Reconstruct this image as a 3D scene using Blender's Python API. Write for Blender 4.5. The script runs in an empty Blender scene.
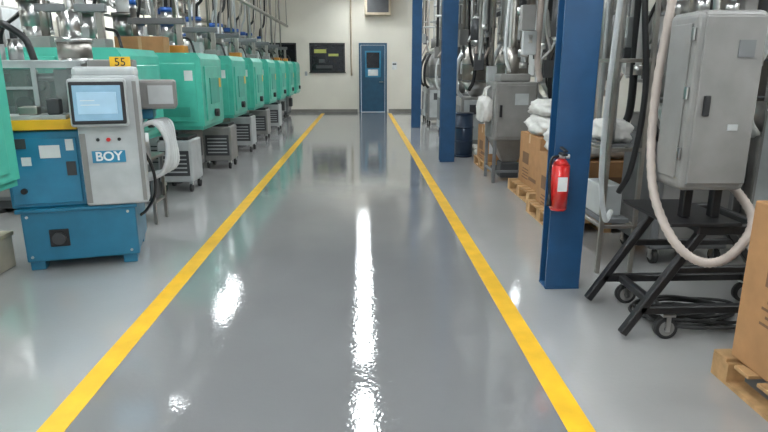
import bpy, bmesh, math, random
from mathutils import Vector, Matrix, noise
random.seed(7)
scene = bpy.context.scene
scene.view_settings.view_transform = 'Standard'

# ---------------------------------------------------------------- materials
MATS = {}
def mat(name, col, rough=0.5, metal=0.0, var=0.12, scale=6.0, bump=0.0, emit=0.0, coat=0.0, alpha=1.0):
    if name in MATS: return MATS[name]
    m = bpy.data.materials.new(name); m.use_nodes = True
    nt = m.node_tree; b = nt.nodes['Principled BSDF']
    tc = nt.nodes.new('ShaderNodeTexCoord')
    n = nt.nodes.new('ShaderNodeTexNoise'); n.inputs['Scale'].default_value = scale; n.inputs['Detail'].default_value = 4
    nt.links.new(tc.outputs['Object'], n.inputs['Vector'])
    r = nt.nodes.new('ShaderNodeValToRGB')
    r.color_ramp.elements[0].position = 0.3; r.color_ramp.elements[1].position = 0.7
    r.color_ramp.elements[0].color = (*[max(0, c*(1-var)) for c in col], 1)
    r.color_ramp.elements[1].color = (*[min(1, c*(1+var)) for c in col], 1)
    nt.links.new(n.outputs['Fac'], r.inputs['Fac'])
    nt.links.new(r.outputs['Color'], b.inputs['Base Color'])
    b.inputs['Roughness'].default_value = rough
    b.inputs['Metallic'].default_value = metal
    b.inputs['Coat Weight'].default_value = coat
    b.inputs['Alpha'].default_value = alpha
    if emit > 0:
        b.inputs['Emission Color'].default_value = (*col, 1)
        b.inputs['Emission Strength'].default_value = emit
    if bump > 0:
        bp = nt.nodes.new('ShaderNodeBump'); bp.inputs['Strength'].default_value = bump
        bp.inputs['Distance'].default_value = 0.02
        nt.links.new(n.outputs['Fac'], bp.inputs['Height']); nt.links.new(bp.outputs['Normal'], b.inputs['Normal'])
    MATS[name] = m
    return m

TEAL = mat('teal_paint', (0.07, 0.46, 0.345), 0.35, coat=0.2)
TEALD = mat('teal_dark', (0.045, 0.33, 0.25), 0.4)
BLUE = mat('machine_blue', (0.012, 0.16, 0.27), 0.35, coat=0.2)
BLUEL = mat('panel_blue', (0.02, 0.20, 0.34), 0.35, coat=0.2)
POST = mat('post_blue', (0.012, 0.07, 0.17), 0.4, coat=0.2)
DOORB = mat('door_blue', (0.012, 0.075, 0.14), 0.4)
YEL = mat('safety_yellow', (0.80, 0.46, 0.02), 0.4)
LGREY = mat('console_grey', (0.42, 0.44, 0.44), 0.45)
GREY = mat('cabinet_grey', (0.22, 0.215, 0.205), 0.45)
MGREY = mat('frame_grey', (0.15, 0.155, 0.16), 0.5)
DGREY = mat('dark_grey', (0.05, 0.052, 0.055), 0.5)
BLACK = mat('black_paint', (0.012, 0.012, 0.013), 0.45)
RUBBER = mat('rubber', (0.02, 0.02, 0.02), 0.7)
STEEL = mat('steel', (0.55, 0.55, 0.54), 0.28, 1.0)
STEELD = mat('steel_worn', (0.36, 0.34, 0.31), 0.4, 1.0)
WHITE = mat('white_plastic', (0.72, 0.73, 0.72), 0.45)
RED = mat('extinguisher_red', (0.55, 0.012, 0.01), 0.3, coat=0.4)
CARD = mat('cardboard', (0.38, 0.20, 0.085), 0.85, var=0.1, scale=9)
CARDD = mat('cardboard_print', (0.17, 0.09, 0.045), 0.85)
TAPE = mat('tape', (0.52, 0.34, 0.18), 0.35)
WOOD = mat('pallet_wood', (0.42, 0.25, 0.11), 0.8, var=0.25, scale=14)
SACK = mat('white_sack', (0.66, 0.65, 0.62), 0.6, bump=0.4, scale=9)
HOSEC = mat('cream_hose', (0.42, 0.36, 0.32), 0.45)
HOSEW = mat('white_hose', (0.6, 0.62, 0.62), 0.4)
ORANGE = mat('orange_cover', (0.55, 0.22, 0.03), 0.5)
SCREEN = mat('screen_glow', (0.20, 0.34, 0.45), 0.2, emit=0.25)
SCRW = mat('screen_panel', (0.30, 0.46, 0.58), 0.3, emit=0.25)
GLASSD = mat('dark_glass', (0.012, 0.014, 0.016), 0.12)
GLASSG = mat('guard_plastic', (0.30, 0.33, 0.32), 0.15, alpha=0.35)
WARML = mat('office_light', (0.40, 0.42, 0.10), 0.5, emit=0.08)
BEIGE = mat('beige_bin', (0.40, 0.36, 0.28), 0.6)
TAN = mat('tan_metal', (0.42, 0.35, 0.25), 0.5)
BARREL = mat('drum_blue', (0.02, 0.04, 0.08), 0.35)
HOPB = mat('loader_blue', (0.03, 0.12, 0.42), 0.35)
TUBE = mat('lamp_tube', (0.93, 0.98, 1.0), 0.4, emit=37.0, var=0.0)
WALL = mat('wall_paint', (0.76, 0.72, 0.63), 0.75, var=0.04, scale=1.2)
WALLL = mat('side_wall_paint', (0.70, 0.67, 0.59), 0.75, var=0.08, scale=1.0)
CEIL = mat('ceiling_deck', (0.18, 0.18, 0.18), 0.8)
TRIM = mat('baseboard_vinyl', (0.20, 0.19, 0.17), 0.6)

# ---------------------------------------------------------------- builder
class B:
    def __init__(s):
        s.v = []; s.f = []; s.m = []; s.sm = []; s.mats = []
    def mi(s, m):
        if m not in s.mats: s.mats.append(m)
        return s.mats.index(m)
    def addbm(s, bm, m, smooth=False):
        o = len(s.v); k = s.mi(m)
        bm.verts.index_update()
        s.v += [v.co.copy() for v in bm.verts]
        for f in bm.faces:
            s.f.append([o+v.index for v in f.verts]); s.m.append(k); s.sm.append(smooth)
        bm.free()
    def box(s, x0, x1, y0, y1, z0, z1, m, bev=0.0, rot=None, seg=2):
        bm = bmesh.new(); bmesh.ops.create_cube(bm, size=1)
        sx, sy, sz = abs(x1-x0), abs(y1-y0), abs(z1-z0)
        bmesh.ops.scale(bm, vec=(sx, sy, sz), verts=bm.verts)
        if bev > 0:
            bmesh.ops.bevel(bm, geom=bm.edges[:], offset=min(bev, .45*min(sx, sy, sz)), segments=seg, affect='EDGES', profile=0.5)
        M = Matrix.Translation(((x0+x1)/2, (y0+y1)/2, (z0+z1)/2))
        if rot: M = M @ Matrix.Rotation(rot[1], 4, rot[0])
        bm.transform(M); s.addbm(bm, m)
        return s
    def cyl(s, p, q, r, m, r2=None, seg=18):
        p = Vector(p); q = Vector(q); d = q-p
        bm = bmesh.new()
        bmesh.ops.create_cone(bm, cap_ends=True, segments=seg, radius1=r, radius2=r if r2 is None else r2, depth=d.length)
        M = Matrix.Translation((p+q)/2) @ d.to_track_quat('Z', 'Y').to_matrix().to_4x4()
        bm.transform(M)
        o = len(s.v); k = s.mi(m); bm.verts.index_update()
        s.v += [v.co.copy() for v in bm.verts]
        for f in bm.faces:
            s.f.append([o+v.index for v in f.verts]); s.m.append(k); s.sm.append(len(f.verts) == 4)
        bm.free(); return s
    def bar(s, p, q, w, m):   # square bar
        p = Vector(p); q = Vector(q); d = q-p
        bm = bmesh.new(); bmesh.ops.create_cube(bm, size=1)
        bmesh.ops.scale(bm, vec=(w, w, d.length), verts=bm.verts)
        bmesh.ops.bevel(bm, geom=bm.edges[:], offset=w*.12, segments=1, affect='EDGES')
        bm.transform(Matrix.Translation((p+q)/2) @ d.to_track_quat('Z', 'Y').to_matrix().to_4x4())
        s.addbm(bm, m); return s
    def tube(s, pts, r, m, seg=10, sub=8, ribs=False):
        P = [Vector(p) for p in pts]; path = []
        Q = [P[0]*2-P[1]] + P + [P[-1]*2-P[-2]]
        for i in range(1, len(Q)-2):
            for j in range(sub):
                t = j/sub; a, b, c, d = Q[i-1], Q[i], Q[i+1], Q[i+2]
                path.append(.5*((2*b)+(c-a)*t+(2*a-5*b+4*c-d)*t*t+(3*b-a-3*c+d)*t**3))
        path.append(P[-1])
        o = len(s.v); k = s.mi(m); up = None
        for i, c in enumerate(path):
            t = (path[min(i+1, len(path)-1)]-path[max(i-1, 0)]).normalized()
            if up is None: up = t.orthogonal().normalized()
            up = (up - t*up.dot(t)).normalized(); w = t.cross(up)
            rr = r*(1.0 if not ribs or i % 2 else 0.86)
            for j in range(seg):
                a = 2*math.pi*j/seg
                s.v.append(c+up*math.cos(a)*rr+w*math.sin(a)*rr)
        for i in range(len(path)-1):
            for j in range(seg):
                s.f.append([o+i*seg+j, o+i*seg+(j+1) % seg, o+(i+1)*seg+(j+1) % seg, o+(i+1)*seg+j]); s.m.append(k); s.sm.append(True)
        s.f.append([o+j for j in range(seg)][::-1]); s.m.append(k); s.sm.append(False)
        n = o+(len(path)-1)*seg
        s.f.append([n+j for j in range(seg)]); s.m.append(k); s.sm.append(False)
        return s
    def prism_y(s, poly, y0, y1, m):   # poly of (x,z)
        o = len(s.v); k = s.mi(m); n = len(poly)
        s.v += [Vector((x, y0, z)) for x, z in poly]+[Vector((x, y1, z)) for x, z in poly]
        fs = [list(range(n)), [n+i for i in range(n)][::-1]]+[[i, n+i, n+(i+1) % n, (i+1) % n] for i in range(n)]
        for f in fs: s.f.append([o+i for i in f]); s.m.append(k); s.sm.append(False)
        return s
    def frustum(s, cx, cy, z0, z1, a0, a1, m):
        o = len(s.v); k = s.mi(m)
        for z, a in ((z0, a0), (z1, a1)):
            s.v += [Vector((cx-a, cy-a, z)), Vector((cx+a, cy-a, z)), Vector((cx+a, cy+a, z)), Vector((cx-a, cy+a, z))]
        for f in [[3, 2, 1, 0], [4, 5, 6, 7]]+[[i, (i+1) % 4, 4+(i+1) % 4, 4+i] for i in range(4)]:
            s.f.append([o+i for i in f]); s.m.append(k); s.sm.append(False)
        return s
    def text(s, txt, loc, size, m, rx=math.pi/2, rz=0.0, off=0.0):
        cu = bpy.data.curves.new('t', 'FONT'); cu.body = txt; cu.size = size; cu.extrude = 0.001; cu.offset = off; cu.align_x = 'CENTER'; cu.align_y = 'CENTER'
        ob = bpy.data.objects.new('t', cu); scene.collection.objects.link(ob)
        bpy.context.view_layer.update()
        me = bpy.data.meshes.new_from_object(ob.evaluated_get(bpy.context.evaluated_depsgraph_get()))
        M = Matrix.Translation(loc) @ Matrix.Rotation(rz, 4, 'Z') @ Matrix.Rotation(rx, 4, 'X')
        bm = bmesh.new(); bm.from_mesh(me); bm.transform(M); s.addbm(bm, m)
        bpy.data.objects.remove(ob); bpy.data.meshes.remove(me); return s
    def sack(s, x0, x1, y0, y1, z0, z1, m, seed=0):
        bm = bmesh.new(); bmesh.ops.create_cube(bm, size=2)
        bmesh.ops.subdivide_edges(bm, edges=bm.edges[:], cuts=9, use_grid_fill=True)
        c = Vector(((x0+x1)/2, (y0+y1)/2, (z0+z1)/2)); h = Vector((x1-x0, y1-y0, z1-z0))/2
        for v in bm.verts:
            p = v.co; L = (abs(p.x)**4+abs(p.y)**4+abs(p.z)**3.2)**.25
            q = p/L
            n = noise.noise(q*1.6+Vector((seed*3.1, 0, 0)))*.22+noise.noise(q*4+Vector((0, seed, 0)))*.18
            q = q*(1+n*.8)
            q.z = max(q.z, -.93)
            v.co = Vector((c.x+q.x*h.x, c.y+q.y*h.y, c.z-h.z+(q.z+.93)*h.z))
        s.addbm(bm, m, True); return s
    def done(s, name, loc=(0, 0, 0), rz=0, pivot=None):
        vs = s.v
        if pivot is not None: vs = [v-Vector(pivot) for v in s.v]; loc = pivot
        me = bpy.data.meshes.new(name); me.from_pydata([tuple(v) for v in vs], [], s.f)
        for m in s.mats: me.materials.append(m)
        me.polygons.foreach_set('material_index', s.m); me.polygons.foreach_set('use_smooth', s.sm); me.update()
        ob = bpy.data.objects.new(name, me); scene.collection.objects.link(ob)
        ob.location = loc; ob.rotation_euler[2] = rz
        return ob

# ---------------------------------------------------------------- room
XL, XR, YB, YF, H = -7.0, 5.2, 20.0, -5.0, 4.9
def floor_mat():
    m = bpy.data.materials.new('epoxy_floor'); m.use_nodes = True; nt = m.node_tree; N = nt.nodes; L = nt.links
    b = N['Principled BSDF']; tc = N.new('ShaderNodeTexCoord'); sp = N.new('ShaderNodeSeparateXYZ')
    L.new(tc.outputs['Object'], sp.inputs[0])
    g = N.new('ShaderNodeMath'); g.operation = 'GREATER_THAN'; g.inputs[1].default_value = -1.295
    l = N.new('ShaderNodeMath'); l.operation = 'LESS_THAN'; l.inputs[1].default_value = 0.89
    L.new(sp.outputs['X'], g.inputs[0]); L.new(sp.outputs['X'], l.inputs[0])
    mu = N.new('ShaderNodeMath'); mu.operation = 'MULTIPLY'; L.new(g.outputs[0], mu.inputs[0]); L.new(l.outputs[0], mu.inputs[1])
    mx = N.new('ShaderNodeMix'); mx.data_type = 'RGBA'
    mx.inputs[6].default_value = (0.37, 0.368, 0.365, 1); mx.inputs[7].default_value = (0.215, 0.218, 0.221, 1)
    L.new(mu.outputs[0], mx.inputs[0])
    n = N.new('ShaderNodeTexNoise'); n.inputs['Scale'].default_value = 1.3; n.inputs['Detail'].default_value = 5
    L.new(tc.outputs['Object'], n.inputs['Vector'])
    mr = N.new('ShaderNodeMapRange'); mr.inputs[3].default_value = .88; mr.inputs[4].default_value = 1.12
    L.new(n.outputs['Fac'], mr.inputs[0])
    vm = N.new('ShaderNodeVectorMath'); vm.operation = 'SCALE'; L.new(mx.outputs[2], vm.inputs[0]); L.new(mr.outputs[0], vm.inputs['Scale'])
    L.new(vm.outputs[0], b.inputs['Base Color'])
    b.inputs['Roughness'].default_value = 0.02
    b.inputs['IOR'].default_value = 2.35
    n2 = N.new('ShaderNodeTexNoise'); n2.inputs['Scale'].default_value = 40; n2.inputs['Detail'].default_value = 2
    L.new(tc.outputs['Object'], n2.inputs['Vector'])
    n3 = N.new('ShaderNodeTexNoise'); n3.inputs['Scale'].default_value = 4; L.new(tc.outputs['Object'], n3.inputs['Vector'])
    b1 = N.new('ShaderNodeBump'); b1.inputs['Strength'].default_value = .065; b1.inputs['Distance'].default_value = .01
    b2 = N.new('ShaderNodeBump'); b2.inputs['Strength'].default_value = .02; b2.inputs['Distance'].default_value = .03
    L.new(n2.outputs['Fac'], b1.inputs['Height']); L.new(n3.outputs['Fac'], b2.inputs['Height'])
    L.new(b1.outputs['Normal'], b2.inputs['Normal']); L.new(b2.outputs['Normal'], b.inputs['Normal'])
    return m
B().box(XL-.2, XR+.2, YF, YB+.2, -.1, 0, floor_mat()).done('floor')
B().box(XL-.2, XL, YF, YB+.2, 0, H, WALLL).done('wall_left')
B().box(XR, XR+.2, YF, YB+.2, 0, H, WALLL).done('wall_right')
wb = B()
op = [(-3.33, -2.16, 1.42, 2.25), (-1.73, -.56, 1.32, 2.25), (-.10, .83, 0, 2.25)]
x = XL
for a, c, z0, z1 in op:
    wb.box(x, a, YB, YB+.2, 0, H, WALL)
    if z0 > 0: wb.box(a, c, YB, YB+.2, 0, z0, WALL)
    wb.box(a, c, YB, YB+.2, z1, H, WALL); x = c
wb.box(x, XR, YB, YB+.2, 0, H, WALL); wb.done('wall_back')
c = B().box(XL, XR, YF, YB, H, H+.1, CEIL)
for i in range(9): c.box(XL, XR, -4+i*2.8, -3.9+i*2.8, H-.25, H, CEIL)
c.done('ceiling')
B().box(XL, XL+.02, YF, YB, 0, .12, TRIM).done('baseboard_left')
B().box(XL+.02, -.16, YB-.02, YB, 0, .10, TRIM).box(.89, XR, YB-.02, YB, 0, .10, TRIM).done('baseboard_back')
def window(name, a, c, z0, z1, light=True):
    w = B()
    for q in [(a, a+.05, z0, z1), (c-.05, c, z0, z1), (a, c, z0, z0+.05), (a, c, z1-.05, z1)]:
        w.box(q[0], q[1], YB-.01, YB+.12, q[2], q[3], BLACK)
    w.box(a+.05, c-.05, YB+.08, YB+.10, z0+.05, z1-.05, GLASSD)
    w.box(a-.02, c+.02, YB-.05, YB, z0-.03, z0, BLACK)
    if light:
        w.box(a+.15, a+.55, YB+.065, YB+.08, z1-.32, z1-.2, WARML)
        w.box(a+.62, a+.95, YB+.065, YB+.08, z1-.42, z1-.34, WARML)
        w.box(a+.2, a+.75, YB+.065, YB+.08, z0+.12, z0+.22, DGREY)
        w.box(a+.3, a+.5, YB+.065, YB+.08, z0+.3, z0+.42, DGREY)
    w.done(name)
window('window_1', *op[0], light=False); window('window_2', *op[1])
d = B()
a, cc = -.10, .83
d.box(a, a+.06, YB-.03, YB+.1, 0, 2.25, DOORB).box(cc-.06, cc, YB-.03, YB+.1, 0, 2.25, DOORB).box(a+.06, cc-.06, YB-.03, YB+.1, 2.19, 2.25, DOORB)
d.box(a+.07, cc-.07, YB+.02, YB+.07, .01, 2.18, DOORB, .005)
d.box(a+.20, cc-.20, YB+.005, YB+.03, 1.15, 2.0, BLUEL, .01).box(a+.25, cc-.25, YB-.002, YB+.02, 1.45, 1.95, GLASSD)
d.box(a+.30, cc-.30, YB-.008, YB+.01, 1.2, 1.4, WHITE)
d.cyl((cc-.14, YB+.02, 1.0), (cc-.14, YB-.05, 1.0), .015, STEEL).cyl((cc-.14, YB-.05, 1.0), (cc-.26, YB-.05, 1.0), .012, STEEL)
d.done('door_1')
B().box(1.0, 1.16, YB-.015, YB, 1.4, 1.65, WHITE).box(1.02, 1.14, YB-.018, YB-.015, 1.55, 1.6, DGREY).done('notice_sheet')
B().box(.1, .95, YB-.35, YB, 3.1, 3.7, TAN, .02).box(.18, .87, YB-.36, YB-.35, 3.18, 3.6, DGREY).done('wall_heater')
B().box(-1.9, -1.82, YB-.04, YB, 1.2, 1.34, LGREY, .005).done('light_switch')
B().tube([(-.35, YB-.04, 1.2), (-.35, YB-.04, 3), (-.35, YB-.04, 4.85)], .03, TAN).done('wall_conduit')

B().box(-1.352, -1.238, YF, YB-.6, 0, .002, YEL).done('floor_marking')
B().box(.833, .947, YF, YB-.6, 0, .002, YEL).done('floor_marking.001')

def fixture(x, y0, y1, z=3.68):
    f = B().box(x-.17, x+.17, y0, y1, z+.03, z+.12, WHITE, .01)
    f.box(x-.11, x-.02, y0+.03, y1-.03, z-.01, z+.03, TUBE).box(x+.02, x+.11, y0+.03, y1-.03, z-.01, z+.03, TUBE)
    f.cyl((x, y0+.3, z+.12), (x, y0+.3, H), .008, STEEL).cyl((x, y1-.3, z+.12), (x, y1-.3, H), .008, STEEL)
    f.done('ceiling_light')
for x, L in ((0.0, [(-3, -.6), (.6, 3), (4.0, 6.4), (7.2, 8.5), (9.6, 11.1), (11.5, 13.0), (13.6, 15.2), (15.9, 17.3), (18.0, 19.4)]),
             (-3.1, [(-3, -.6), (.6, 2.7), (3.5, 5.7), (8.4, 9.4), (11.7, 13.3)]),
             (3.4, [(-3, -.6), (.6, 3), (4.2, 5.8), (12, 14.4), (16, 18.4)])):
    for y0, y1 in L: fixture(x, y0, y1)
for y0 in (1, 6, 10.5, 14, 17.2): fixture(-6.3, y0, y0+2.4, 3.35)

def column(y):
    p = B(); x0, x1 = 1.225, 1.455
    p.box(x0, x1, y, y+.016, 0, H, POST).box(x0, x1, y+.124, y+.14, 0, H, POST).box(1.333, 1.347, y+.016, y+.124, 0, H, POST)
    p.box(x0, x1, y-.004, y+.144, 0, .012, POST)
    p.done('steel_column')
for y in (-1.85, 3.65, 9.15, 14.65): column(y)

# ---------------------------------------------------------------- teal moulding machines
def machine(x, y, tag, base_off=.30, seed=0, top=1.63, sign=True):
    rnd = random.Random(seed); m = B()
    m.box(-3.0, -base_off, .06, 1.0, .14, .70, MGREY, .01)
    m.box(-3.0, -base_off-.02, .1, .96, .05, .14, DGREY)
    for i in range(4):
        xx = -base_off-.12-i*.72
        for yy in (.14, .9): m.cyl((xx, yy, 0), (xx, yy, .06), .045, BLACK)
    for i in range(5):
        xx = -base_off-.05-i*.5
        m.box(xx-.44, xx, .045, .06, .18, .66, GREY if i % 2 else LGREY, .004)
        for k in range(5): m.box(xx-.36, xx-.08, .038, .045, .28+k*.05, .295+k*.05, DGREY)
    m.box(-base_off-.01, -base_off+.012, .12, .92, .2, .64, GREY, .004)
    m.box(-base_off+.012, -base_off+.1, .3, .55, .3, .55, DGREY, .01)
    m.box(-3.0, .0-.02, .0, 1.05, .70, .745, TEALD)
    hood = [(-1.25, .745), (0, .745), (0, top-.07), (-.05, top), (-1.25, top)]
    m.prism_y(hood, .0, 1.05, TEAL)
    m.box(-1.12, -.62, -.02, 0, .80, top-.08, TEAL, .008).box(-.58, -.07, -.02, 0, .80, top-.12, TEAL, .008)
    m.box(-1.02, -.72, -.026, -.02, 1.1, top-.18, TEALD, .004)
    m.box(-.50, -.16, -.026, -.02, .86, .98, TEALD)
    m.box(-.62, -.59, -.05, -.02, 1.1, 1.3, BLACK)
    m.box(-.2, -.1, -.03, -.02, 1.3, 1.42, WHITE)
    m.box(0, .018, .12, .93, .80, top-.16, TEAL, .006)
    m.box(.018, .03, .3, .75, 1.0, top-.3, TEALD, .004)
    m.box(.018, .024, .78, .88, 1.2, 1.32, YEL)
    m.cyl((.0, .5, .88), (.07, .5, .88), .05, BLACK)
    m.box(-2.9, -1.3, .2, .85, .745, 1.05, GREY, .02)
    m.cyl((-1.25, .5, 1.25), (-2.1, .5, 1.25), .09, STEELD).box(-2.9, -2.0, .25, .78, 1.05, 1.5, LGREY, .03)
    m.box(-1.75, -1.55, .3, .7, 1.05, 1.45, TEAL, .02)
    if sign:
        m.box(-.78, -.58, -.035, -.022, top-.29, top-.18, YEL); m.text(tag, (-.68, -.038, top-.235), .11, BLACK)
    m.box(-1.05, -.8, .3, .7, top, top+.12, GREY, .01).cyl((-.93, .5, top+.12), (-.93, .5, top+.55), .04, STEELD)
    m.box(-1.0, -.3, .46, .54, top+.36, top+.44, MGREY, .01).box(-.4, -.34, .47, .53, top+.05, top+.42, STEELD)
    m.box(-.5, -.3, .40, .60, top, top+.10, GREY if rnd.random() < .5 else ORANGE, .01)
    m.box(-.75, -.6, .55, .75, top, top+.22, LGREY, .01)
    for hx, hy, k in ((-1.65, .5, 1.0), (-1.15, .75, .7)):
        z0 = 1.45 if k == 1 else top+.02
        r = .2*k
        m.cyl((hx, hy, z0), (hx, hy, z0+.3*k), .07*k, STEEL, r2=r).cyl((hx, hy, z0+.3*k), (hx, hy, z0+.65*k), r, STEEL)
        m.cyl((hx, hy, z0+.65*k), (hx, hy, z0+.71*k), r+.015, HOPB if seed % 2 else STEELD).cyl((hx, hy, z0+.71*k), (hx, hy, z0+.95*k), .12*k, WHITE if seed % 3 == 0 else STEEL)
        m.cyl((hx, hy, z0+.95*k), (hx, hy, z0+1.05*k), .13*k, HOPB)
        zt = z0+1.05*k
        if k == 1:
            m.tube([(hx-.1*k, hy, zt-.15), (hx-.25, hy, zt-.1), (hx-.30, hy, zt+.25), (hx-.30, hy, 3.6), (hx-.30, hy, 4.88)], .025, STEEL)
        m.tube([(hx, hy, zt), (hx+.03, hy, zt+.2), (hx+.15, hy, zt+.4), (hx+.2, hy, 3.6), (hx+.2, hy, 4.88)] if k != 1 else [(hx, hy, zt), (hx+.03, hy, zt+.2), (hx+.12, hy, zt+.4), (hx+.14, hy, 3.4), (hx+.14, hy, 4.88)], .03, HOSEW if k == 1 else BLACK)
    m.tube([(-2.5, .3, 1.5), (-2.45, .25, 1.9), (-2.1, .2, 2.2), (-1.95, .2, 2.9), (-1.95, .2, 4.88)], .025, BLACK)
    m.tube([(-.7, .65, top+.2), (-.68, .65, 2.3), (-.6, .65, 3.2), (-.6, .65, 4.88)], .02, STEELD)
    # service drops and small gauges above the hood
    m.cyl((-.82, .9, top), (-.82, .9, 4.88), .022, LGREY, seg=10).cyl((-.55, .95, top), (-.55, .95, 4.88), .018, STEELD, seg=10)
    m.box(-.9, -.74, .86, .94, top+.25, top+.45, GREY, .01)
    m.tube([(-.55, .93, top+.3), (-.45, .8, top+.22), (-.3, .7, top+.18), (-.22, .6, top+.01)], .016, BLACK)
    m.done('injection_molding_machine', (x, y, 0))
tags = ['34', '35', '36', '37', '38', '39', '40']
for i in range(7): machine(-1.97, 7.4+i*1.76, tags[i], seed=i, sign=i < 2)
machine(-2.30, 5.85, '55', seed=12, top=1.64, base_off=.6, sign=False)
machine(-2.255, 2.8, '56', seed=13, base_off=.85, top=1.72, sign=False)
# overhead material header above the machine row
v_ = B()
v_.cyl((-4.35, 6.0, 2.55), (-4.35, 19.6, 2.55), .05, STEEL).cyl((-4.35, 6.0, 2.72), (-4.35, 19.6, 2.72), .035, STEELD).cyl((-2.38, 7.0, 2.75), (-2.38, 19.6, 2.75), .04, STEELD)
for i in range(8):
    yy = 7.15+i*1.76
    v_.cyl((-4.35, yy, 2.55), (-4.35, yy, 4.88), .012, STEELD, seg=8).cyl((-2.38, yy, 2.75), (-2.38, yy, 4.88), .012, STEELD, seg=8)
    v_.box(-4.42, -4.28, yy-.05, yy+.05, 2.48, 2.78, GREY, .01)
v_.done('overhead_pipe_run')

# ---------------------------------------------------------------- near blue machine with console
m = B()
X0, X1, Y0, Y1 = -2.48, -1.72, 4.32, 5.05
m.box(X0, X1, Y0+.005, Y1, .07, .455, BLUE, .015)
m.box(X0, X1+.005, Y0-.01, Y0+.05, .07, .455, BLUE, .012)
m.box(X0-.03, X1+.02, Y0-.03, Y1, .44, .47, BLUE, .008)
for xx in (X0+.06, X1-.07):
    for yy in (Y0+.08, Y1-.1): m.box(xx-.05, xx+.05, yy-.06, yy+.06, 0, .08, BLUE, .008)
m.box(-2.31, -2.18, Y0-.022, Y0-.01, .18, .31, BLACK, .01).cyl((-2.245, Y0-.05, .245), (-2.245, Y0-.01, .245), .045, DGREY)
for xx in (X0+.04, X1-.05):
    for zz in (.11, .41): m.cyl((xx, Y0-.016, zz), (xx, Y0-.01, zz), .010, STEEL, seg=10)
m.box(X0-.05, -2.00, Y0+.02, Y1, .47, 1.02, BLUEL, .012)
m.box(X0-.03, -2.06, Y0+.005, Y0+.02, .50, .97, BLUEL, .006)
m.box(-2.30, -2.17, Y0-.002, Y0+.005, .83, .92, WHITE).box(-2.45, -2.38, Y0-.002, Y0+.005, .90, .97, DGREY).box(-2.13, -2.08, Y0-.002, Y0+.005, .88, .96, WHITE)
m.box(-2.42, -2.36, Y0-.002, Y0+.005, .78, .84, WHITE)
m.box(-2.14, -2.08, Y0-.004, Y0+.005, .70, .80, DGREY)
m.cyl((-2.43, Y0-.02, .60), (-2.43, Y0+.005, .60), .02, BLACK)
m.box(X0-.06, -2.04, Y0-.02, Y0+.3, 1.03, 1.10, YEL, .006)
m.box(X0-.20, -1.65, Y0+.05, Y1, 1.02, 1.06, MGREY)
m.box(X0-.04, -2.10, Y0-.01, Y0+.22, 1.10, 1.13, LGREY, .005)
m.box(-2.40, -2.28, Y0+.02, Y0+.14, 1.13, 1.19, STEELD, .01).box(-2.22, -2.14, Y0+.02, Y0+.14, 1.13, 1.24, DGREY, .01)
CX = X0-.16
for xx in (CX+.05, -2.44, -2.16):
    m.box(xx-.05, xx+.05, Y0+.30, Y1-.05, 1.06, 1.44, STEELD if xx < -2.3 else LGREY, .01)
for yy in (Y0+.36, Y1-.12):
    for zz in (1.15, 1.38): m.cyl((CX, yy, zz), (-2.0, yy, zz), .03, STEEL)
m.box(-2.37, -2.25, Y0+.34, Y1-.12, 1.14, 1.38, STEELD, .01)
m.cyl((-2.42, Y0+.27, 1.2), (-2.42, Y0+.34, 1.2), .05, BLACK).cyl((-2.30, Y0+.27, 1.32), (-2.30, Y0+.34, 1.32), .03, STEEL)
for a in (CX+.02, -2.32, -2.02): m.box(a-.015, a+.015, Y0+.22, Y0+.25, 1.10, 1.48, LGREY)
m.box(CX, -2.01, Y0+.22, Y0+.25, 1.45, 1.49, LGREY).box(CX, -2.01, Y0+.22, Y0+.25, 1.10, 1.13, LGREY).box(CX, -2.32, Y0+.22, Y0+.25, 1.30, 1.32, LGREY)
m.box(CX, -2.02, Y0+.232, Y0+.238, 1.13, 1.45, GLASSG)
m.box(CX, -2.01, Y0+.22, Y1-.05, 1.48, 1.505, LGREY, .004)
m.box(-2.1, -1.55, Y0+.35, Y1-.05, 1.06, 1.14, BLUE, .01)
m.box(-1.98, -1.37, Y0+.28, Y1-.15, 1.14, 1.36, GREY, .02).box(-1.57, -1.39, Y0+.27, Y0+.28, 1.18, 1.32, LGREY)
m.box(-2.02, -1.66, Y0+.1, Y1-.03, .47, 1.04, MGREY, .01)
m.box(-1.80, -1.66, Y0+.15, Y0+.16, 1.45, 1.53, YEL); m.text('55', (-1.73, Y0+.148, 1.49), .08, BLACK)
m.box(-1.95, -1.64, Y0+.16, Y0+.4, 1.34, 1.51, GREY, .01)
m.cyl((-2.08, Y0+.5, 1.40), (-2.08, Y0+.5, 1.52), .05, STEEL, r2=.12).cyl((-2.08, Y0+.5, 1.52), (-2.08, Y0+.5, 1.64), .12, STEELD).cyl((-2.08, Y0+.5, 1.64), (-2.08, Y0+.5, 1.67), .13, STEEL)
m.cyl((-2.08, Y0+.5, 1.67), (-2.08, Y0+.5, 1.86), .06, STEEL)
m.tube([(-2.08, Y0+.5, 1.86), (-2.1, Y0+.52, 2.2), (-2.25, Y0+.6, 2.7), (-2.25, Y0+.6, 3.6), (-2.25, Y0+.6, 4.88)], .03, STEEL)
m.tube([(CX+.02, Y0+.5, 1.70), (CX+.1, Y0+.45, 1.76), (-2.48, Y0+.4, 1.74), (-2.38, Y0+.4, 1.65), (-2.34, Y0+.4, 1.5)], .025, BLACK)
for i, xx in enumerate((-2.60, -2.48)):
    m.cyl((xx, Y0+.5, 1.50), (xx, Y0+.5, 1.62+.04*i), .05, [LGREY, STEEL][i]).cyl((xx, Y0+.5, 1.62+.04*i), (xx, Y0+.5, 1.68+.04*i), .025, DGREY)
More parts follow.
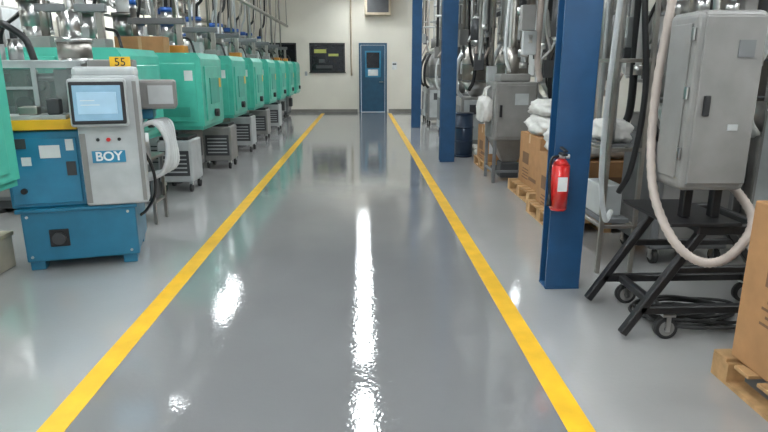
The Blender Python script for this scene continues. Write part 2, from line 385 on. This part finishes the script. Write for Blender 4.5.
# console
D = .095
m.box(-2.125+D, -1.685+D-.02, Y0-.06, Y0+.12, .475, 1.40, LGREY, .02, seg=3)
m.box(-2.125+D, -1.685+D-.02, Y0-.04, Y0+.14, 1.38, 1.46, LGREY, .03, seg=3)
m.box(-2.115+D, -2.08+D, Y0-.067, Y0-.06, .5, 1.0, GREY).box(-1.74+D, -1.712+D, Y0-.066, Y0-.06, .5, 1.36, GREY)
m.box(-2.15+D, -1.775+D, Y0-.12, Y0-.055, 1.05, 1.38, LGREY, .02, rot=('X', -.08))
m.box(-2.137+D, -1.788+D, Y0-.133, Y0-.11, 1.07, 1.36, BLACK, .012, rot=('X', -.08))
m.box(-2.115+D, -1.81+D, Y0-.139, Y0-.125, 1.095, 1.335, SCREEN, .003, rot=('X', -.08))
m.box(-2.09+D, -1.84+D, Y0-.142, Y0-.128, 1.14, 1.29, SCRW, .002, rot=('X', -.08))
for k in range(3): m.box(-2.07+D, -1.98+D+.03*(k % 2), Y0-.144, Y0-.13, 1.17+k*.03, 1.175+k*.03, WHITE, rot=('X', -.08))
m.cyl((-1.93+D, Y0-.08, .955), (-1.93+D, Y0-.06, .955), .014, RED); m.cyl((-2.0+D, Y0-.07, .955), (-2.0+D, Y0-.06, .955), .012, BLACK); m.cyl((-1.86+D, Y0-.07, .955), (-1.86+D, Y0-.06, .955), .012, BLACK)
m.box(-2.05+D, -1.83+D, Y0-.066, Y0-.06, .79, .875, BLUEL); m.text('BOY', (-1.94+D, Y0-.068, .8325), .09, WHITE, off=.002)
for k in range(5):
    m.tube([(-1.68, Y0+.2+k*.07, 1.0), (-1.54+.02*k, Y0+.2+k*.07, 1.04), (-1.46+.01*k, Y0+.2+k*.07, .88), (-1.51+.02*k, Y0+.2+k*.07, .66), (-1.70, Y0+.25+k*.07, .58)], .018, HOSEW)
m.tube([(-1.66, Y0+.15, .9), (-1.58, Y0+.15, .7), (-1.58, Y0+.2, .5), (-1.66, Y0+.3, .35), (-1.72, Y0+.3, .3)], .012, BLACK)
m.cyl((-1.70, Y0+.3, .8), (-1.60, Y0+.3, .8), .09, STEEL)
m.done('injection_molding_machine', rz=math.radians(15), pivot=(-1.72, 4.32, 0))

B().box(-2.93, -2.63, 4.0, 4.28, .0, .26, BEIGE, .01).box(-2.94, -2.62, 3.99, 4.29, .24, .27, TAN, .005).done('storage_bin')

def aux(x, y, s=0):
    a = B()
    a.box(x-.28, x+.12, y, y+.45, .12, .62, GREY if s else LGREY, .02).box(x-.25, x+.09, y-.01, y, .2, .5, DGREY, .005)
    for k in range(5): a.box(x-.22, x+.06, y-.016, y-.01, .24+.05*k, .255+.05*k, LGREY)
    a.box(x-.25, x+.09, y+.02, y+.42, .62, .66, BLACK, .01)
    for dx in (-.24, .08):
        for dy in (.05, .4): a.cyl((x+dx-.015, y+dy, .05), (x+dx+.015, y+dy, .05), .05, RUBBER); a.box(x+dx-.02, x+dx+.02, y+dy-.02, y+dy+.02, .08, .13, STEEL)
    a.tube([(x-.1, y+.2, .66), (x-.08, y+.1, .72), (x-.3, y+.1, .76), (x-.5, y+.2, .7)], .02, BLACK)
    a.done('mold_temperature_controller')
aux(-2.15, 6.93); aux(-2.05, 8.6, 1); aux(-2.07, 10.37); aux(-2.07, 12.1, 1); aux(-2.07, 13.9)
s_ = B()
for xx in (-2.25, -1.98):
    for yy in (5.45, 5.75): s_.bar((xx, yy, 0), (xx, yy, .62), .03, STEELD)
s_.box(-2.28, -1.95, 5.42, 5.78, .62, .65, STEELD, .005).box(-2.26, -1.97, 5.44, 5.76, .2, .22, STEELD).box(-2.22, -2.0, 5.48, 5.7, .22, .42, DGREY, .01).cyl((-2.1, 5.6, .65), (-2.1, 5.6, .85), .07, HOSEW)
s_.done('tool_cart')

t = B()
t.box(-5.6, -5.56, -4, 19.9, 3.0, 3.1, STEELD).box(-5.24, -5.2, -4, 19.9, 3.0, 3.1, STEELD)
for i in range(60): t.box(-5.56, -5.24, -4+i*.4, -3.97+i*.4, 3.0, 3.02, STEELD)
for i in range(7): t.cyl((-5.58, -3+i*3.7, 3.1), (-5.58, -3+i*3.7, H), .008, STEEL).cyl((-5.22, -3+i*3.7, 3.1), (-5.22, -3+i*3.7, H), .008, STEEL)
t.done('cable_tray')
for i in range(4):
    y = 6.5+i*2.6
    e = B().box(XL, XL+.25, y, y+.8, 1.5, 2.6, GREY, .015).box(XL+.25, XL+.262, y+.05, y+.75, 1.55, 2.55, LGREY, .005).box(XL+.262, XL+.29, y+.66, y+.7, 1.95, 2.15, BLACK)
    e.tube([(XL+.1, y+.4, 2.6), (XL+.1, y+.4, 3.4), (XL+.1, y+.4, 4.88)], .03, STEEL); e.done('electrical_panel')
B().box(-6.9, -6.2, 17.5, 19.0, 0, 2.0, TAN, .01).box(-6.2, -6.18, 17.55, 18.22, .1, 1.95, BEIGE, .004).box(-6.2, -6.18, 18.28, 18.95, .1, 1.95, BEIGE, .004).done('storage_cabinet')
b = B().box(-2.98, -2.4, 7.42, 7.65, 1.631, 1.82, CARD, .004).box(-2.70, -2.66, 7.418, 7.652, 1.632, 1.823, TAPE); b.done('cardboard_box')

# ---------------------------------------------------------------- right side
f = B(); cx, cy = 1.245, 3.575
f.cyl((cx, cy, .585), (cx, cy, .86), .055, RED, seg=28).cyl((cx, cy, .57), (cx, cy, .585), .047, RED, r2=.055, seg=28).cyl((cx, cy, .86), (cx, cy, .90), .055, RED, r2=.024, seg=28)
f.cyl((cx, cy, .90), (cx, cy, .925), .02, STEEL).box(cx-.015, cx+.015, cy-.07, cy+.02, .925, .94, BLACK, .004).box(cx-.012, cx+.012, cy-.08, cy+.02, .955, .967, BLACK, .004, rot=('X', .15))
f.cyl((cx+.02, cy-.01, .915), (cx+.045, cy-.01, .915), .014, WHITE)
f.tube([(cx-.02, cy, .915), (cx-.065, cy-.01, .90), (cx-.072, cy-.01, .80), (cx-.063, cy-.01, .66)], .009, BLACK).cyl((cx-.063, cy-.01, .68), (cx-.063, cy-.01, .60), .009, BLACK, r2=.018)
f.box(cx-.03, cx+.03, cy-.058, cy-.049, .70, .79, WHITE, .002)
f.box(cx-.03, cx+.03, cy+.05, 3.65, .62, .88, BLACK, .004)
f.done('fire_extinguisher')

def casterX(b, x, y, z=.16, r=.062):
    b.cyl((x-.018, y, r), (x+.018, y, r), r, RUBBER, seg=24).cyl((x-.021, y, r), (x+.021, y, r), r*.55, GREY, seg=20)
    b.box(x-.03, x-.024, y-.025, y+.025, r-.015, z-.02, STEEL).box(x+.024, x+.03, y-.025, y+.025, r-.015, z-.02, STEEL)
    b.box(x-.035, x+.035, y-.035, y+.035, z-.025, z-.01, STEEL).cyl((x-.035, y, r), (x+.035, y, r), .01, STEEL)
def casterY(b, x, y, z=.16, r=.062):
    b.cyl((x, y-.018, r), (x, y+.018, r), r, RUBBER, seg=24).cyl((x, y-.021, r), (x, y+.021, r), r*.68, GREY, seg=20).cyl((x, y-.024, r), (x, y+.024, r), r*.25, DGREY, seg=12)
    b.box(x-.012, x+.012, y-.032, y-.026, r-.015, z-.02, STEEL).box(x-.012, x+.012, y+.026, y+.032, r-.015, z-.02, STEEL)
    b.box(x-.035, x+.035, y-.035, y+.035, z-.025, z-.01, STEEL)

k = B()
for y in (2.90, 3.40):
    k.bar((1.42, y, .03), (1.80, y, .62), .045, BLACK)
    k.bar((1.50, y, .17), (2.50, y, .17), .045, BLACK)
    k.bar((2.52, y, .17), (2.14, y, .62), .045, BLACK)
    k.bar((1.76, y, .62), (2.18, y, .62), .05, BLACK)
    k.bar((1.66, y, .40), (2.35, y, .40), .035, BLACK)
    casterY(k, 1.66, y); casterY(k, 2.42, y)
for x, z in ((1.80, .62), (2.14, .62), (1.62, .17), (2.4, .17)):
    k.bar((x, 2.88, z), (x, 3.42, z), .045, BLACK)
k.box(1.60, 1.98, 2.86, 3.44, .645, .665, BLACK, .004)
k.bar((1.74, 3.0, .665), (1.74, 3.0, .86), .05, BLACK).bar((1.9, 3.0, .665), (1.9, 3.0, .86), .05, BLACK)
k.box(1.61, 1.95, 2.84, 3.14, .84, 1.72, GREY, .035, seg=4)
k.box(1.63, 1.93, 2.825, 2.84, .88, 1.69, GREY, .012, seg=3)
k.box(1.602, 1.61, 2.90, 3.10, .90, 1.66, GREY, .004)
for z in (1.0, 1.3, 1.58): k.box(1.595, 1.605, 2.865, 2.89, z, z+.06, STEEL, .003)
k.box(1.66, 1.69, 2.805, 2.825, 1.22, 1.32, BLACK, .006).box(1.80, 1.88, 2.82, 2.825, 1.50, 1.58, MGREY).box(1.80, 1.85, 2.82, 2.825, 1.15, 1.18, LGREY)
k.cyl((1.70, 3.0, 1.72), (1.70, 3.0, 1.78), .03, STEEL).cyl((1.85, 3.0, 1.72), (1.85, 3.0, 1.76), .03, STEEL)
k.tube([(1.70, 3.0, 1.78), (1.70, 3.02, 2.2), (1.72, 3.05, 3.2), (1.72, 3.05, 4.88)], .022, STEEL)
k.done('control_cabinet_cart')

B().tube([(1.66, 3.22, 4.88), (1.66, 3.22, 3.2), (1.66, 3.22, 2.0), (1.61, 3.20, 1.3), (1.57, 3.05, .85), (1.60, 2.85, .60), (1.70, 2.74, .50), (1.84, 2.72, .53), (1.99, 2.80, .68), (2.02, 3.0, .80), (2.02, 3.2, .84)], .025, HOSEC, seg=12, sub=14, ribs=True).done('vacuum_hose')
cb = B(); rr = random.Random(3)
for i in range(9):
    cx, cy = 1.95+rr.uniform(-.1, .15), 3.12+rr.uniform(-.12, .12); r0 = rr.uniform(.12, .30)
    z = .012+.008*i
    cb.tube([(cx+r0*1.1*math.cos(a*.785+i), cy+r0*.6*math.sin(a*.785+i), z+.006*math.sin(a*2)) for a in range(9)], .010, RUBBER, seg=6, sub=4)
cb.tube([(2.0, 3.1, .02), (2.2, 2.9, .015), (2.3, 2.75, .012), (2.6, 2.7, .012)], .01, RUBBER, seg=6)
cb.done('floor_cable_coil')

def pallet(x0, y0, w=1.0, d=1.05, n='wooden_pallet'):
    p = B()
    for i in range(3):
        xx = x0+i*(w-.09)/2
        p.box(xx, xx+.09, y0, y0+d, .0, .018, WOOD)
        for j in range(3):
            yy = y0+j*(d-.12)/2; p.box(xx, xx+.09, yy, yy+.12, .018, .09, WOOD)
    for j in range(3):
        yy = y0+j*(d-.12)/2; p.box(x0, x0+w, yy, yy+.12, .09, .108, WOOD)
    q = 7
    for j in range(q):
        yy = y0+j*(d-.10)/(q-1); p.box(x0, x0+w, yy, yy+.10, .108, .126, WOOD, .003)
    p.done(n)
def carton(x0, x1, y0, y1, z0, z1):
    c = B().box(x0, x1, y0, y1, z0, z1, CARD, .006)
    ym = (y0+y1)/2
    c.box(x0-.001, x1+.001, ym-.03, ym+.03, z1-.10, z1+.001, TAPE)
    c.box(x0-.002, x0, y0+.08, y0+.36, z0+.08, z0+.12, CARDD).box(x0-.002, x0, y1-.40, y1-.15, z1-.35, z1-.22, CARDD)
    for i in range(4): c.box(x0-.002, x0, y1-.40, y1-.18+.03*(i % 2), z1-.42-.035*i, z1-.408-.035*i, CARDD)
    c.box(x0+.04, x0+.2, y0-.002, y0, z0+.12, z0+.3, WHITE).box(x0+.25, x1-.08, y0-.002, y0, z1-.2, z1-.14, CARDD)
    c.done('cardboard_box')
pallet(1.70, 1.47); carton(1.745, 2.65, 1.5, 2.46, .127, .88)
B().sack(1.76, 2.55, 1.55, 2.40, .882, 1.10, SACK, 1).done('resin_sack')
pallet(1.70, 5.0, 1.0, .85); pallet(1.80, 6.1, 1.0, .95)
carton(1.78, 2.6, 5.05, 5.8, .127, .64); carton(1.90, 2.7, 6.15, 6.95, .127, .72)
B().sack(1.78, 2.5, 5.1, 5.78, .642, .94, SACK, 2).done('resin_sack')
B().sack(1.90, 2.6, 6.2, 6.9, .722, .95, SACK, 3).done('resin_sack')
B().sack(1.93, 2.45, 6.25, 6.85, .935, 1.12, SACK, 9).done('resin_sack')
pallet(1.75, 8.25, .9, .8); carton(1.78, 2.3, 8.3, 8.95, .127, .62); B().sack(1.8, 2.28, 8.32, 8.9, .622, .86, SACK, 11).done('resin_sack')

h = B(); x0, x1, y0, y1 = 1.66, 2.20, 7.35, 7.9
h.box(x0, x1, y0, y1, .55, 1.28, GREY, .02).box(x0+.03, x1-.03, y0-.015, y0, .60, 1.24, GREY, .008)
h.box(x0+.06, x0+.09, y0-.04, y0-.015, .85, 1.0, BLACK, .004).box(x0+.25, x0+.42, y0-.02, y0-.015, 1.0, 1.14, LGREY)
h.box(x0-.012, x0, y0+.06, y1-.06, .62, 1.2, GREY, .004)
h.frustum((x0+x1)/2, (y0+y1)/2, .25, .55, .09, .25, STEELD)
for a in (x0+.03, x1-.03):
    for b_ in (y0+.03, y1-.03): h.bar((a, b_, 0), (a, b_, .56), .04, MGREY)
h.bar((x0+.03, y0+.03, .15), (x1-.03, y0+.03, .15), .03, MGREY).bar((x0+.03, y0+.03, .15), (x0+.03, y1-.03, .15), .03, MGREY)
h.box(x0+.15, x1-.15, y0+.15, y1-.15, .04, .25, DGREY, .02)
h.box(x0+.08, x1-.08, y0+.08, y1-.08, 1.28, 1.38, GREY, .02)
h.cyl(((x0+x1)/2, (y0+y1)/2, 1.38), ((x0+x1)/2, (y0+y1)/2, 1.7), .08, STEELD)
h.tube([((x0+x1)/2, (y0+y1)/2, 1.7), ((x0+x1)/2, (y0+y1)/2, 2.6), ((x0+x1)/2, (y0+y1)/2, 4.88)], .04, STEELD)
h.sack(x0-.16, x0+.0, y0+.05, y0+.45, .78, 1.10, SACK, 21)
h.tube([(x0-.08, y0+.15, 1.06), (x0-.07, y0+.2, 1.18), (x0-.02, y0+.25, 1.22), (x0-.07, y0+.3, 1.18), (x0-.08, y0+.35, 1.06)], .012, SACK)
h.done('granulator_cabinet')

def drum(x, y, mt):
    d = B(); r = .15
    d.cyl((x, y, 0), (x, y, .72), r, mt, seg=28)
    for z in (.01, .25, .48, .70): d.cyl((x, y, z), (x, y, z+.025), r+.01, mt, seg=28)
    d.cyl((x, y, .725), (x, y, .735), r-.02, DGREY, seg=28); d.done('storage_drum')
drum(1.70, 9.75, BARREL)

KEEP = [(1.66, 2.2, 7.35, 7.9)]
def dryer(x, y, s, k=1.0):
    KEEP.append((x-.1, x+.6, y, y+.6))
    d = B()
    d.box(x, x+.6, y, y+.6, .12, .95, [LGREY, GREY, MGREY][s % 3], .02).box(x+.05, x+.55, y-.01, y, .2, .9, [GREY, LGREY, GREY][s % 3], .006)
    for a in (.06, .54):
        for b_ in (.06, .54): casterX(d, x+a, y+b_, .145, .055)
    d.box(x+.15, x+.4, y-.016, y-.01, .65, .82, DGREY); d.box(x-.01, x, y+.08, y+.5, .3, .8, MGREY, .004)
    d.cyl((x+.3, y+.3, .95), (x+.3, y+.3, 1.2), .10, STEEL, r2=.25).cyl((x+.3, y+.3, 1.2), (x+.3, y+.3, 1.85), .25, STEELD if s % 2 else GREY, seg=26).cyl((x+.3, y+.3, 1.85), (x+.3, y+.3, 2.0), .25, STEELD, r2=.1)
    for z in (1.22, 1.5, 1.82): d.cyl((x+.3, y+.3, z), (x+.3, y+.3, z+.02), .258, MGREY, seg=26)
    d.cyl((x+.3, y+.3, 2.0), (x+.3, y+.3, 2.25), .09, GREY)
    d.tube([(x+.3, y+.3, 2.25), (x+.3, y+.3, 3), (x+.3, y+.3, 4.88)], .035, STEEL)
    d.tube([(x+.05, y+.1, 1.8), (x-.08, y+.05, 1.5), (x-.08, y+.05, 1.1), (x+.02, y+.08, .95)], .035, HOSEW if s % 2 else BLACK)
    d.done('resin_dryer')
dryer(2.75, 8.3, 0); dryer(1.75, 10.4, 1); dryer(1.7, 11.9, 2); dryer(1.75, 13.2, 3); dryer(1.7, 15.3, 4); dryer(1.75, 16.8, 0); dryer(3.2, 6.3, 1); dryer(3.0, 9.8, 3); dryer(3.0, 4.3, 1); dryer(2.15, 4.1, 2); dryer(2.1, 9.2, 1)

r_ = B()
for x in (1.70, 1.94):
    for y in (3.95, 4.9): r_.bar((x, y, 0), (x, y, 2.6), .03, STEELD)
for z in (.35, .9, 1.5, 2.1, 2.58):
    r_.bar((1.70, 3.95, z), (1.70, 4.9, z), .025, STEELD).bar((1.94, 3.95, z), (1.94, 4.9, z), .025, STEELD).bar((1.70, 3.95, z), (1.94, 3.95, z), .025, STEELD).bar((1.70, 4.9, z), (1.94, 4.9, z), .025, STEELD)
for i in range(7): r_.cyl((1.76+.03*(i % 2), 4.05+i*.13, .9), (1.76+.03*(i % 2), 4.05+i*.13, 2.9), .016, [STEEL, STEELD, LGREY][i % 3], seg=10)
r_.box(1.72, 1.92, 4.0, 4.85, .36, .39, MGREY).box(1.74, 1.90, 4.1, 4.4, .39, .62, LGREY, .01).box(1.74, 1.90, 4.5, 4.8, .39, .55, DGREY, .01)
r_.box(1.72, 1.92, 4.0, 4.85, .91, .93, MGREY).sack(1.73, 1.92, 4.05, 4.4, .93, 1.10, SACK, 31)
r_.tube([(1.70, 3.93, 2.3), (1.66, 3.9, 1.8), (1.63, 3.88, 1.2), (1.64, 3.88, .7), (1.70, 3.9, .42), (1.78, 4.0, .45)], .018, HOSEW)
r_.tube([(1.80, 3.93, 2.5), (1.82, 3.9, 1.9), (1.88, 3.88, 1.3), (1.84, 3.88, .8), (1.80, 3.95, .6)], .02, BLACK)
r_.done('pipe_rack')
def filt(x, y, z0, mt, r=.07, hh=.5):
    KEEP.append((x-r, x+r+.2, y-r, y+r))
    q = B().cyl((x, y, z0), (x, y, z0+hh), r, mt, seg=22).cyl((x, y, z0+hh), (x, y, z0+hh+.06), r, STEEL, r2=r*.4).cyl((x, y, z0-.08), (x, y, z0), r*.4, STEEL, r2=r)
    q.cyl((x, y, z0+hh+.06), (x, y, H-.01), .02, STEEL).tube([(x, y, z0-.08), (x, y+.02, z0-.2), (x+.1, y+.05, z0-.3), (x+.2, y+.05, z0-.1)], .02, HOSEC)
    q.done('vacuum_receiver')
filt(2.15, 3.7, 1.3, STEEL, .06, .7); filt(1.95, 3.55, 1.1, LGREY, .06, .6)
filt(2.0, 6.0, 1.75, DGREY, .11, .35); filt(1.72, 9.0, 1.85, DGREY, .10, .3); filt(2.2, 5.4, 1.5, GREY, .1, .4)

z = B().box(2.62, 3.2, 3.05, 3.75, .14, 1.25, GREY, .02).box(2.61, 2.62, 3.1, 3.7, .2, 1.2, LGREY, .005).box(2.67, 3.15, 3.04, 3.05, .2, 1.2, LGREY, .005)
for a in (2.69, 3.13):
    for b_ in (3.12, 3.68): casterX(z, a, b_, .155, .06)
z.done('equipment_cabinet')

def bank(n, x0, x1, y0, y1, zlo, seed, mts=None):
    g = B(); rn = random.Random(seed)
    for i in range(n):
        for _ in range(40):
            x, y = rn.uniform(x0, x1), rn.uniform(y0, y1)
            if not any(a-.08 < x < b_+.08 and c_-.08 < y < d_+.08 for a, b_, c_, d_ in KEEP): break
        else: continue
        zl = rn.uniform(*zlo)
        mt = rn.choice([STEEL, STEEL, STEELD, STEELD, LGREY, DGREY, MGREY, WHITE]); r = rn.choice([.018, .025, .03, .04])
        if rn.random() < .35:
            g.tube([(x, y, H-.02), (x, y, 3.2), (x+rn.uniform(-.05, .05), y, 2.2), (x+rn.uniform(-.08, .08), y+.04, zl), (x+rn.uniform(-.15, .15), y+.06, zl-.25)], r*.8, rn.choice([BLACK, HOSEW, HOSEC, STEEL]))
        else:
            g.cyl((x, y, zl), (x, y, H-.01), r, mt, seg=12)
            g.cyl((x, y, zl), (x, y, zl+.08), r*1.4, STEEL, seg=12)
            if rn.random() < .4: g.box(x-.07, x+.07, y-.05, y+.04, zl-.12, zl+.12, rn.choice([GREY, LGREY, DGREY, MGREY]), .008)
    for i in range(max(3, n//6)):
        z = rn.uniform(2.4, 3.4); x = rn.uniform(x0, x1); g.cyl((x, y0, z), (x, y1, z), rn.choice([.02, .03, .04]), rn.choice([STEEL, STEELD, MGREY]), seg=12)
        y = rn.uniform(y0, y1); g.cyl((x0, y, z), (x1, y, z), .025, STEEL, seg=12)
    g.done('conduit_bank')
bank(38, 1.65, 2.8, 5.1, 7.2, (1.5, 2.1), 1)
bank(50, 1.60, 3.2, 8.1, 10.5, (1.2, 2.1), 2)
bank(34, 1.55, 2.9, 11, 14.2, (1.4, 2.2), 3)
bank(18, 1.6, 2.8, 15, 19, (1.5, 2.3), 4)
bank(36, 2.05, 3.4, 3.8, 5.0, (1.1, 2.1), 5)
bank(16, 1.75, 2.6, 3.25, 3.7, (1.3, 2.0), 6)
KEEP.clear()
bank(26, -5.15, -5.0, 6.0, 19.0, (1.8, 2.4), 8)
for i in range(6):
    y = 5+i*2.4
    B().box(XR-.25, XR, y, y+.9, 1.2, 2.4, GREY, .015).box(XR-.262, XR-.25, y+.05, y+.85, 1.25, 2.35, LGREY, .005).box(XR-.29, XR-.262, y+.1, y+.14, 1.7, 1.9, BLACK).done('electrical_panel')

w = bpy.data.worlds.new('world'); scene.world = w; w.use_nodes = True
w.node_tree.nodes['Background'].inputs[0].default_value = (.85, .92, 1, 1)
w.node_tree.nodes['Background'].inputs[1].default_value = .8
cam = bpy.data.cameras.new('camera'); co = bpy.data.objects.new('camera', cam); scene.collection.objects.link(co)
co.location = (0, 0, 1.45); co.rotation_euler = (math.radians(90-14.29), 0, math.radians(-2.1))
cam.sensor_width = 36; cam.lens = 581/768*36; cam.clip_end = 100
scene.camera = co
